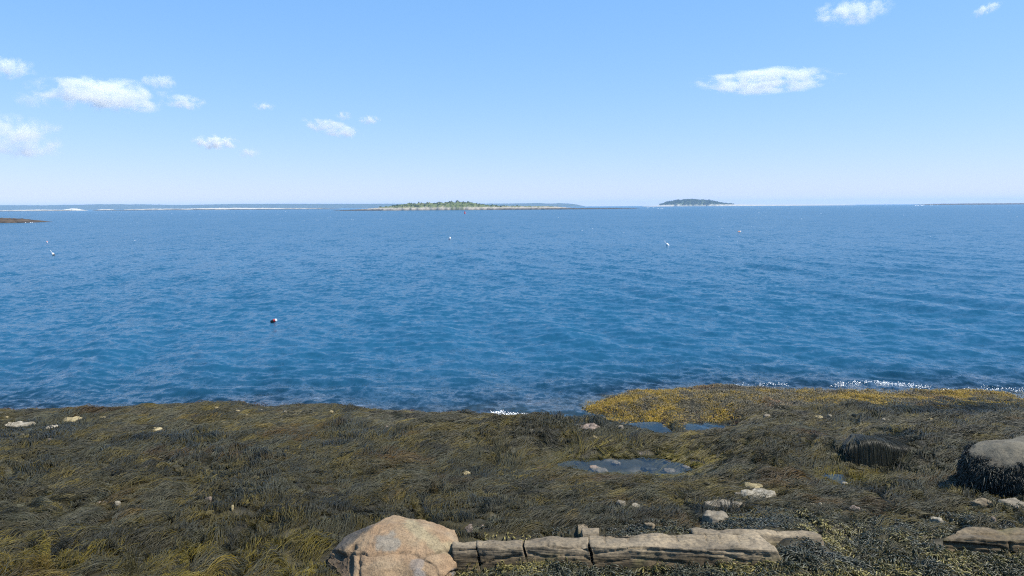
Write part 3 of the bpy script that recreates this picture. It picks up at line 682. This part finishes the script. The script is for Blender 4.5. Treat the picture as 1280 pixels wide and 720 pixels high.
def tufts(nt, per, length, rad0, zone, seed, colfn, splay=.8, bead=0, m=5, spread=.05):
    "short bushy fronds that stand and droop"
    global rng
    rng = np.random.default_rng(seed)
    x, y, z, px, py = scatter(nt, (-260, 1540), (480, 860))
    k = zone(x, y, z, px, py) & ~in_pool(x, y) & ~inside_keep(x, y, .92)
    x, y, px, py = x[k], y[k], px[k], py[k]; T = len(x); tu = rng.uniform(-1, 1, T)
    fx, fy = flow(x, y); ct = colfn(x, y, tu, px, py)
    idx = np.repeat(np.arange(T), per); N = len(idx)
    X = x[idx] + rng.normal(0, spread, N); Y = y[idx] + rng.normal(0, spread, N)
    L = length * rng.uniform(.5, 1.3, N); az = rng.uniform(0, 6.28, N)
    dx = fx[idx] * .7 + splay * np.cos(az); dy = fy[idx] * .7 + splay * np.sin(az); up = rng.uniform(.5, 1.3, N)
    nn_ = np.sqrt(dx * dx + dy * dy + up * up); dx, dy, up = dx / nn_, dy / nn_, up / nn_
    h0 = height(X, Y); Pts = np.zeros((N, m, 3))
    for i in range(m):
        t_ = i / (m - 1); drop = t_ * t_ * .55
        xx, yy = X + dx * L * t_, Y + dy * L * t_
        Pts[:, i] = np.stack([xx, yy, np.maximum(h0 + L * (up * t_ - drop), height(xx, yy) + .004)], -1)
    prof = np.interp(np.linspace(0, 1, m), [0, .4, .8, 1], [.5, .8, 1 + bead, .6 + bead * .6])
    Rad = (rad0 * rng.uniform(.6, 1.3, N))[:, None] * prof[None]
    c = ct[idx] * rng.uniform(.75, 1.25, N)[:, None]
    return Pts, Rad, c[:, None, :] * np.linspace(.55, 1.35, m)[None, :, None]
def gold_col(x, y, u, px, py):
    a = noise2(x, y, 1.1, 95) + .5 * u - .9 * sstep(505, 525, py) * 0
    c = np.array((.12, .10, .055))[None] * np.ones((len(x), 1))
    def bl(c, m_, k): return c * (1 - m_[:, None]) + np.array(k) * m_[:, None]
    edge = np.clip(sstep(900, 740, px) * .9 + sstep(1000, 1080, px) * .75 + sstep(518, 530, py) * .7, 0, 1)
    c = bl(c, sstep(-.3, .4, a + edge * .9 - .35), (.29, .185, .013)); c = bl(c, sstep(.3, .9, -a) * (1 - edge * .8), (.05, .04, .028))
    return bl(c, sstep(.5, .9, noise2(x, y, .9, 96) + .3 * u), (.16, .07, .015))
Pt, Ra, Cl = tufts(42000, 14, .14, .0046, lambda x, y, z, px, py: (z > -.10) & (rng.random(len(x)) < gold_zone(px, py, x, y)), 22, gold_col, .6)
o = hair('golden_wrack', Pt, Ra, Cl, M['wrack'])
tag(o, 'golden brown wrack in short tufts on the reef by the water', 'seaweed', kind='stuff')
def blad_col(x, y, u, px, py):
    a = noise2(x, y, 1.6, 97) + .45 * u + .35 * sstep(640, 720, py) - .1
    c = np.array((.034, .036, .020))[None] * np.ones((len(x), 1))
    def bl(c, m_, k): return c * (1 - m_[:, None]) + np.array(k) * m_[:, None]
    c = bl(c, sstep(.0, .5, a), (.085, .072, .020)); c = bl(c, sstep(.4, .95, a), (.20, .165, .045)); return bl(c, sstep(.2, .8, -a), (.028, .032, .026))
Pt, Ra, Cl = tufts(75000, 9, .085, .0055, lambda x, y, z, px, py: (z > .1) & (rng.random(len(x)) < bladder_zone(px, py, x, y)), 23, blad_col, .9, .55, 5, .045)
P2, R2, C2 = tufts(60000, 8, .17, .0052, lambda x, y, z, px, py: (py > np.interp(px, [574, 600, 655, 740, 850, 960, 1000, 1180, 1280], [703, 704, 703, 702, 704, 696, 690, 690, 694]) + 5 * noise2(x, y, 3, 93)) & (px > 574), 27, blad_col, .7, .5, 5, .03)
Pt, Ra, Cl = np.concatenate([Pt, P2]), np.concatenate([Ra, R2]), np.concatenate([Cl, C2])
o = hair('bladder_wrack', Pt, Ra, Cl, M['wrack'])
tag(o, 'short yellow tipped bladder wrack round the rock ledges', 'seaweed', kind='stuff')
# red brown weed by the waterline and under the shallow water
def red_zone(x, y, z, px, py):
    low = sstep(.16, .02, z) * (z > -.3) * (1 - .9 * ((px > 612) & (px < 738) & (z < .03))) + .9 * (px > 880) * np.exp(-((py - 524) / 10.) ** 2) * (noise2(x, y, .8, 98) > -.1) + .5 * (px < 640) * (px > 380) * (z < .3) * (noise2(x, y, 1.1, 99) > .1)
    return rng.random(len(x)) < low * .8 * (1 - .7 * gold_zone(px, py, x, y))
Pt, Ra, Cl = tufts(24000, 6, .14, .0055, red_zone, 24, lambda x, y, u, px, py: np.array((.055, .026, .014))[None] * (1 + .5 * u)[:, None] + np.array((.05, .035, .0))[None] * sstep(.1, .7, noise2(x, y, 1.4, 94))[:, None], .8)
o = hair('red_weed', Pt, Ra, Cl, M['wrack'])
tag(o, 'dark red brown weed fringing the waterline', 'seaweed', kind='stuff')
# upright clumps at the bottom left and curtains on the ledges
# black weed on the right boulder
rng = np.random.default_rng(26)
sel = np.where((B2T < .35) & (B2P[:, 2] > -.05))[0]
ctr_ = rng.choice(sel, 1000); pick = np.repeat(ctr_, 16); bp_ = B2P[pick] + rng.normal(0, .022, (16000, 3)); bn = B2N[pick]
L = rng.uniform(.025, .07, 16000) * (.6 + 1.1 * np.clip(noise(B2P[pick] * 5, 77) + .5, 0, 1)); m = 5; Pts = np.zeros((16000, m, 3)); side = np.repeat(rng.normal(0, .6, (1000, 3)), 16, 0) + rng.normal(0, .45, (16000, 3))
for i in range(m):
    t_ = i / (m - 1)
    Pts[:, i] = bp_ + (bn * .35 + side * .55) * (L * t_)[:, None] + np.array([0, 0, -1]) * (L * (t_ ** 1.6) * .9)[:, None]
cc = np.array((.018, .018, .013))[None] * (np.repeat(rng.uniform(.4, 2.0, 1000), 16) * rng.uniform(.7, 1.3, 16000) + 1.6 * np.clip(noise(B2P[pick] * 7, 78), 0, 1))[:, None]
o = hair('seaweed', Pts, np.full((16000, m), .0058) * np.array([.7, 1, 1, 1, .5]), cc[:, None] * np.ones((1, m, 1)), M['rockweed'])
o.parent = o2; o['kind'] = 'stuff'

# curtain of long wet fronds over the hump
rg3 = np.random.default_rng(29); crest = np.where((HP[:, 2] > .24) & (HN[:, 2] > .3))[0]
cl_ = rg3.choice(crest, 260); pick = np.repeat(cl_, 26); N3 = len(pick); m = 9
p0 = HP[pick] + rg3.normal(0, .03, (N3, 3)) * (1, 1, .3); dirx = np.repeat(HP[cl_, 0] * .9 + rg3.normal(0, .12, 260), 26); diry = np.repeat(np.where(HP[cl_, 1] < .15, -1.0, -.4) + rg3.normal(0, .15, 260), 26)
L = np.repeat(rg3.uniform(.35, .62, 260), 26) * rg3.uniform(.7, 1.15, N3); Pts = np.zeros((N3, m, 3)); cur = p0.copy(); zf = height(hc[0], hc[1] - .5) - hc[2]
for i in range(m):
    Pts[:, i] = cur; t_ = i / (m - 1); edge = np.clip((-.14 - cur[:, 1]) / .16, 0, 1)             # lies on the top, falls once past the edge
    st = L / (m - 1); dn = .12 + .85 * edge; hzn = np.sqrt(np.clip(1 - dn ** 2, 0, 1)); nn_ = np.hypot(dirx, diry)
    cur = cur + np.stack([dirx / nn_ * hzn * st, diry / nn_ * hzn * st, -dn * st], -1); cur[:, 2] = np.maximum(cur[:, 2], zf + .02)
cc = np.array((.030, .028, .017))[None] * (np.repeat(rg3.uniform(.5, 1.8, 260), 26) * rg3.uniform(.7, 1.3, N3))[:, None]
o = hair('seaweed', Pts, np.full((N3, m), .0042) * np.linspace(1, .6, m), cc[:, None] * np.ones((1, m, 1)), M['rockweed'])
o.parent = o3; o['kind'] = 'stuff'

# ------------------------------------------------------------------ foam
fv, ff = [], []
def fleck(c, r, flat=.25):
    b = len(fv); n_ = 7
    fv.append((c[0], c[1], c[2] + r * flat))
    for i in range(n_):
        a = 2 * math.pi * i / n_; q_ = r * random.uniform(.6, 1.25)
        fv.append((c[0] + q_ * math.cos(a), c[1] + q_ * math.sin(a) * .8, c[2] - .01))
    for i in range(n_): ff.append((b, b + 1 + i, b + 1 + (i + 1) % n_))
def surf(x, y):
    r_ = math.hypot(x, y); i = int(np.argmin(abs(rr - r_))); j = int(np.argmin(abs(aa - math.atan2(x, y)))); return SZ[i, j]
def foamline(pl, n_, spread, r0, r1):
    for _ in range(n_):
        s_ = random.random() * (len(pl) - 1); i = int(s_); u = s_ - i
        a = pl[i][0] * (1 - u) + pl[i + 1][0] * u + random.gauss(0, spread * 3); b = pl[i][1] * (1 - u) + pl[i + 1][1] * u + random.gauss(0, spread)
        P_ = at(a, b, 0); fleck((P_[0], P_[1], surf(P_[0], P_[1]) + .012), random.uniform(r0, r1))
foamline([(616, 515), (638, 518), (662, 518)], 260, 1.1, .005, .018)
foamline([(862, 485), (900, 484), (950, 481), (985, 480)], 160, 1.0, .005, .014)
foamline([(1040, 482), (1080, 479), (1120, 480), (1160, 482)], 300, 1.3, .005, .017)
foamline([(1180, 487), (1230, 486), (1280, 488)], 150, 1.6, .005, .014)
foamline([(560, 519), (590, 524), (620, 527)], 30, 1.5, .008, .02)
me = raw('foam', fv, ff); tag(link('foam', me, M['foam']), 'white foam and bubbles along the water edge', 'foam', kind='stuff')
fv, ff = [], []
for _ in range(34):
    a, b = random.uniform(0, 1280), 263 + 45 * random.random() ** 1.6
    P_ = at(a, b, 0); D_ = P_[1]
    for _ in range(3): fleck((P_[0] + random.gauss(0, D_ * .0009), P_[1] + random.gauss(0, D_ * .001), .05), D_ * .00038 * random.uniform(.5, 1.1), .5)
for a, b, n_ in ((812, 260, 3), (826, 260.6, 3), (1147, 257, 10), (1153, 255.6, 6), (1168, 255.2, 6), (36, 278.5, 5), (20, 278.3, 5), (20, 274, 2)):
    P_ = at(a, b, 0); D_ = min(P_[1], 2500); P_ = P_ * (D_ / P_[1])
    for _ in range(n_): fleck((P_[0] + random.gauss(0, D_ * .004), P_[1] + random.gauss(0, D_ * .002), .1), D_ * .0007, .6)
me = raw('whitecap', fv, ff); tag(link('whitecap', me, M['foam']), 'small scattered whitecaps far out on the sea', 'whitecaps', kind='stuff')

# ------------------------------------------------------------------ far islands and hills
def land(name, D, prof, depth, base_y, colfn, res=90, seed=0, rough=.12, zmin=-1.0):
    "prof: list of (px, height in photo pixels above the waterline). Heightfield standing at distance D"
    pxs = np.linspace(prof[0][0], prof[-1][0], res * 3); hp = np.interp(pxs, [a for a, b in prof], [b for a, b in prof]) * D / F
    X = (pxs - 640) / F * D; rows = 26; v = np.linspace(-1, 1, rows)
    XX = np.repeat(X[None], rows, 0); VV = np.repeat(v[:, None], len(X), 1)
    YY = D + VV * depth + depth * .12 * noise2(XX, VV * 40, 6. / depth, seed)
    env = np.clip(1 - VV ** 2, 0, 1) ** .6; hmax = hp.max()
    ZZ = hp[None] * env * (1 + rough * fbm(np.stack([XX * 9 / depth, YY * 9 / depth, 0 * XX], -1), 4, seed)) + hmax * .06 * noise2(XX, YY, 30 / depth, seed + 2) * env
    ZZ = np.where((VV <= -.999) | (VV >= .999), zmin, ZZ - .0)
    ZZ[:, 0] = zmin; ZZ[:, -1] = zmin
    me = raw(name, np.stack([XX, YY, ZZ], -1).reshape(-1, 3), gridfaces(rows, len(X)))
    setattr_c(me, 'col', colfn(XX.ravel(), YY.ravel(), ZZ.ravel(), hmax))
    return link(name, me, M['land']), (XX, YY, ZZ)
def mixc(a, b, m_): return np.array(a)[None] * (1 - m_[:, None]) + np.array(b)[None] * m_[:, None] if not isinstance(a, np.ndarray) or a.ndim == 1 else a * (1 - m_[:, None]) + np.array(b)[None] * m_[:, None]
def c_island(x, y, z, hm):
    c = mixc((.045, .038, .03), (.34, .30, .25), sstep(1.5, 2.6, z + .5 * noise2(x, y, .12, 1)))
    g_ = sstep(3.4, 5.0, z + 1.4 * noise2(x, y, .09, 2))
    c = mixc(c, (.10, .125, .04), g_); return mixc(c, (.16, .16, .07), g_ * sstep(.1, .5, noise2(x, y, .06, 3)))
def c_hill(x, y, z, hm): return mixc((.028, .042, .028), (.036, .05, .03), sstep(-.2, .4, noise2(x, y, .01, 5)))
def c_reef(x, y, z, hm): return mixc((.05, .035, .022), (.085, .06, .04), sstep(-.2, .3, noise2(x, y, .25, 6)))
def c_paler(x, y, z, hm): return mixc((.05, .045, .035), (.5, .46, .4), sstep(.35, .6, z / hm + .2 * noise2(x, y, .05, 7)))
isl, (IX, IY, IZ) = land('island', 1180, [(425, .3), (445, 1.2), (470, 2.6), (490, 5), (515, 7.4), (540, 7.6), (555, 8), (568, 9.2), (580, 8.6), (595, 7.2), (610, 5), (630, 4.2), (660, 3.8), (690, 3.5), (705, 2.2), (720, 1.2), (745, 1.0), (770, .8), (795, .3)], 45, 262, c_island, 130, 4, .35)
tag(isl, 'low green island with a pale rocky shore and dark tideline, left of centre', kind='structure')
isr, (JX, JY, JZ) = land('island', 3600, [(805, .2), (822, .8), (832, 4), (842, 6), (860, 7.4), (872, 7.2), (890, 5.4), (900, 3.0), (915, 1.9), (940, 1.3), (1000, .9), (1060, .4)], 90, 257, lambda x, y, z, hm: mixc((.42, .38, .33), (.07, .10, .045), sstep(6, 10, z + 2 * noise2(x, y, .03, 2))), 80, 14, .2)
tag(isr, 'rounded dark wooded island on the horizon right of centre', kind='structure')
hl, _ = land('hills', 6200, [(-420, 5), (-200, 6), (0, 6.4), (60, 5.8), (130, 6.6), (180, 6.2), (230, 5.0), (300, 6.0), (340, 5.8), (400, 5.4), (470, 5.0), (560, 4.6), (640, 4.2), (672, 4.6), (690, 3.8), (700, 4.4), (714, 3.6), (730, .4)], 300, 263, c_hill, 120, 24, .06)
tag(hl, 'long low blue mainland hills along the left horizon', kind='structure')
for nm, D, prof, dp, fn, lb in [
    ('reef', 300, [(-240, 2), (-120, 5), (-40, 6), (0, 5.4), (25, 4.6), (42, 2.4), (54, .3)], 9, c_reef, 'dark brown rocky reef low in the water at the far left'),
    ('islet', 2300, [(-60, .8), (-10, 1.2), (20, 1.4), (50, 1.8), (78, 1.4), (84, .3)], 60, c_paler, 'low pale topped islet at the left before the hills'),
    ('islet', 2500, [(82, .3), (88, 1.8), (95, 2.8), (100, 2.4), (108, .4)], 30, lambda x, y, z, hm: mixc((.3, .28, .25), (.5, .48, .43), sstep(.1, .4, z / hm)), 'small bright white domed islet before the hills'),
    ('islet', 2500, [(124, .3), (130, 1.4), (140, 1.5), (149, .3)], 30, c_paler, 'short pinkish pale islet right of the white domed islet'),
    ('islet', 2400, [(153, .2), (170, 1.6), (200, 1.8), (230, 1.6), (275, 2.2), (300, 2.2), (340, 1.8), (400, 1.2), (425, .5)], 60, c_paler, 'long low pale islet stretching towards the green island'),
    ('reef', 2800, [(1146, .2), (1165, 1.3), (1200, 1.5), (1280, 1.4), (1360, 1.0), (1420, .2)], 60, c_reef, 'thin dark reef on the horizon at the far right')]:
    o, _ = land(nm, D, prof, dp, 0, fn, 50, int(D + prof[0][0]) % 97, .25); tag(o, lb, kind='structure')
def foliage(name, XX, YY, ZZ, zt, n_, r0, r1, seed, cols, leafs=26, h0=.6):
    rg = np.random.default_rng(seed); x, y, z = XX.ravel(), YY.ravel(), ZZ.ravel()
    k = np.where((z > zt + .8 * noise2(x, y, .05, seed)) & (YY.ravel() < YY.mean() + np.ptp(YY) * .25))[0]; k = rg.choice(k, n_)
    ctr = np.stack([x[k], y[k], z[k]], -1) + rg.normal(0, r0, (n_, 3)) * (1, 1, 0); rad = rg.uniform(r0, r1, n_)
    dd = rg.normal(size=(n_, leafs, 3)); dd /= np.linalg.norm(dd, axis=2)[..., None]; dd[..., 2] = abs(dd[..., 2]) * .6
    pos = ctr[:, None] + dd * (rad[:, None] * rg.uniform(.6, 1.05, (n_, leafs)))[..., None]
    s_ = rad[:, None, None] * .38
    a = pos + rg.normal(size=pos.shape) * s_; b = pos + rg.normal(size=pos.shape) * s_; c = pos + rg.normal(size=pos.shape) * s_
    V = np.stack([a, b, c], 2).reshape(-1, 3); me = raw(name, V, np.arange(len(V)).reshape(-1, 3))
    cc = np.array(cols)[rg.integers(len(cols), size=n_)][:, None] * rg.uniform(.75, 1.25, (n_, leafs, 1))
    setattr_c(me, 'col', np.repeat(cc.reshape(-1, 3), 3, 0)); return link(name, me, M['leaf'], smooth=False)
o = foliage('scrub', IX, IY, IZ, 5.6, 420, .7, 1.6, 3, [(.08, .11, .035), (.10, .13, .04), (.15, .17, .055), (.055, .08, .028)])
tag(o, 'green bushes covering the top of the near island', 'bushes', kind='stuff')
o = foliage('woodland', JX, JY, JZ, 8, 700, 3, 6, 4, [(.05, .08, .03), (.07, .10, .04), (.04, .065, .03)])
tag(o, 'dark wood covering the rounded island on the horizon', 'wood', kind='stuff')

# ------------------------------------------------------------------ buoys
def lathe(name, prof, mat, parent, n_=16, axis_tilt=None):
    V, Fc = [], []
    for z, r_ in prof:
        for i in range(n_): V.append((r_ * math.cos(2 * math.pi * i / n_), r_ * math.sin(2 * math.pi * i / n_), z))
    for k in range(len(prof) - 1):
        for i in range(n_): Fc.append((k * n_ + i, k * n_ + (i + 1) % n_, (k + 1) * n_ + (i + 1) % n_, (k + 1) * n_ + i))
    return link(name, raw(name, V, Fc), mat, parent)
def lobster_buoy(px, py, scale, tilt, cols, label, stick=True):
    P_ = at(px, py, 0); e = empty('lobster_buoy', (P_[0], P_[1], .03)); tag(e, label, 'buoy', 'lobster buoys floating on the sea')
    e.rotation_euler = tilt; e.scale = (scale,) * 3
    lathe('float', [(-.16, .002), (-.15, .05), (-.08, .075), (.0, .08), (.02, .08)], M[cols[0]], e)
    lathe('band', [(.02, .081), (.07, .08), (.10, .076)], M[cols[1]], e)
    lathe('cap', [(.10, .076), (.15, .06), (.17, .03), (.172, .001)], M[cols[2]], e)
    if stick: lathe('spindle', [(.165, .012), (.40, .011), (.405, .001)], M['white'], e, 8)
lobster_buoy(342, 402, .92, (R(15), R(72), R(20)), ('black', 'red', 'white'), 'red white and black lobster buoy lying on the near water', False)
lobster_buoy(67, 319, 1.6, (R(-10), R(-38), 0), ('black', 'white', 'white'), 'white lobster buoy with a tilted stick at the left')
lobster_buoy(59, 303, 1.2, (0, R(-25), 0), ('white', 'red', 'white'), 'small white and red buoy just beyond the tilted one at left', False)
lobster_buoy(835, 307, 1.9, (0, R(-40), 0), ('white', 'white', 'white'), 'thin white tilted spar buoy on the water right of centre')
lobster_buoy(562, 299, 1.9, (0, R(20), 0), ('red', 'white', 'white'), 'small white buoy dot on the water left of centre', False)
lobster_buoy(924, 290, 2.0, (0, R(80), 0), ('orange', 'orange', 'white'), 'faded orange buoy lying on the water on the right', False)
P_ = at(581, 267.2, 0); e = empty('channel_buoy', (P_[0], P_[1], 0)); tag(e, 'red conical channel buoy in front of the green island', 'buoy')
k_ = .8 * P_[1] / 550
lathe('hull', [(-.4, .55 * k_), (1.1 * k_, .55 * k_), (1.12 * k_, .5 * k_)], M['red'], e)
lathe('cone_top', [(1.12 * k_, .5 * k_), (2.2 * k_, .22 * k_), (2.35 * k_, .2 * k_), (2.36 * k_, .01)], M['red'], e)

# ------------------------------------------------------------------ clouds (volumes kilometres away)
def cloud_mat():
    t = NT('cloud'); tc = t.n('ShaderNodeTexCoord'); oi = t.n('ShaderNodeObjectInfo')
    v0 = tc.outputs['Object']
    ad = t.n('ShaderNodeVectorMath', operation='ADD'); t.l(v0, ad.inputs[0])
    sc_ = t.n('ShaderNodeVectorMath', operation='SCALE'); t.l(oi.outputs['Location'], sc_.inputs[0]); sc_.inputs['Scale'].default_value = .013
    t.l(sc_.outputs[0], ad.inputs[1])
    mp = t.n('ShaderNodeMapping'); mp.inputs['Scale'].default_value = (2.6, 1.4, 1.15); t.l(ad.outputs[0], mp.inputs['Vector'])
    nz_ = t.noise(mp.outputs[0], 1.3, 8, .62)
    ln = t.n('ShaderNodeVectorMath', operation='LENGTH'); t.l(v0, ln.inputs[0])
    d0 = t.math('SUBTRACT', 1.0, ln.outputs['Value'])
    dd = t.math('ADD', d0, t.math('MULTIPLY', t.math('SUBTRACT', nz_, .5), 4.4))
    mr = t.n('ShaderNodeMapRange'); mr.inputs['From Min'].default_value = .32; mr.inputs['From Max'].default_value = 1.5; mr.inputs['To Max'].default_value = 1.0
    t.l(dd, mr.inputs['Value'])
    fade = t.n('ShaderNodeMapRange'); fade.inputs['From Min'].default_value = .0; fade.inputs['From Max'].default_value = .3; t.l(d0, fade.inputs['Value'])
    den = t.math('MULTIPLY', t.math('MULTIPLY', mr.outputs[0], fade.outputs[0]), t.attr_obj('density'))
    pv = t.n('ShaderNodeVolumePrincipled'); pv.inputs['Color'].default_value = (1, 1, 1, 1); pv.inputs['Anisotropy'].default_value = .0
    t.l(den, pv.inputs['Density']); t.l(pv.outputs[0], t.out.inputs['Volume']); return t.m
def _ao(s, name):
    x = s.n('ShaderNodeAttribute', attribute_name=name, attribute_type='OBJECT'); return x.outputs['Fac']
NT.attr_obj = _ao
CM = cloud_mat()
bmc = bmesh.new(); bmesh.ops.create_icosphere(bmc, subdivisions=3, radius=1.0); cme = bpy.data.meshes.new('cloud'); bmc.to_mesh(cme); bmc.free(); cme.materials.append(CM)
CLOUDS = [(10, 85, 60, 26, 1.0, 'white puff of cloud cut by the left edge, upper one'), (128, 119, 165, 40, 1.2, 'large flat white cloud at upper left'), (199, 102, 44, 22, .8, 'small round white cloud touching the right end of the large one'),
 (230, 128, 54, 20, .8, 'small white cloud right of the large flat one'), (42, 125, 44, 22, .35, 'faint wisp of cloud left below the large flat one'), (15, 171, 125, 50, 1.0, 'big layered white cloud cut by the left edge, lower one'),
 (271, 178, 60, 20, 1.4, 'bright compact white cloud low in the left sky'), (311, 191, 34, 14, .5, 'faint cloud scrap right below the bright compact cloud'), (330, 133, 30, 13, .5, 'tiny lone cloud between the large flat cloud and the centre'),
 (415, 160, 84, 21, .75, 'thin sloping cloud left of centre'), (430, 145, 24, 14, .6, 'tiny puff of cloud just above the thin sloping one'), (462, 150, 34, 14, .6, 'tiny puff of cloud right of the thin sloping one'),
 (955, 102, 190, 27, 1.1, 'long flat white cloud in the right sky'), (1065, 15, 96, 30, .9, 'ragged white cloud at the top right'), (1233, 11, 34, 14, .7, 'small slanted scrap of cloud in the top right corner')]
for a, b, w_, h_, dn, lb in CLOUDS:
    d_ = ray(a, b); d_ = d_ / np.linalg.norm(d_); dist = 1000 / d_[2] if d_[2] > .07 else 14000
    P_ = d_ * min(dist, 14000) + np.array([0, 0, CAM_H]); s_ = np.linalg.norm(P_) / F
    o = bpy.data.objects.new('cloud', cme); COL.objects.link(o); o.location = P_
    o.scale = (w_ * s_ / 2 * .98, w_ * s_ / 2 * .7, h_ * s_ / 2 * 1.02); o.rotation_euler = (0, 0, -math.atan2(P_[0], P_[1]))
    if b in (160, 11): o.rotation_euler[1] = R(14 if b == 160 else -18)
    o['density'] = 4.5 * dn / (h_ * s_); tag(o, lb, 'cloud', 'small fair weather clouds')

# ------------------------------------------------------------------ haze: the air itself
hv = NT('haze'); pv = hv.n('ShaderNodeVolumePrincipled'); pv.inputs['Color'].default_value = (.52, .76, 1, 1)
pv.inputs['Density'].default_value = .000112; pv.inputs['Anisotropy'].default_value = 0.0
hv.l(pv.outputs[0], hv.out.inputs['Volume'])
bmh = bmesh.new(); bmesh.ops.create_cube(bmh, size=1.0); hme = bpy.data.meshes.new('haze'); bmh.to_mesh(hme); bmh.free(); hme.materials.append(hv.m)
hz = bpy.data.objects.new('haze', hme); COL.objects.link(hz)
hz.scale = (17000, 9900, 60); hz.location = (0, 3300, 60 / 2 - 5.5); hz['kind'] = 'stuff'
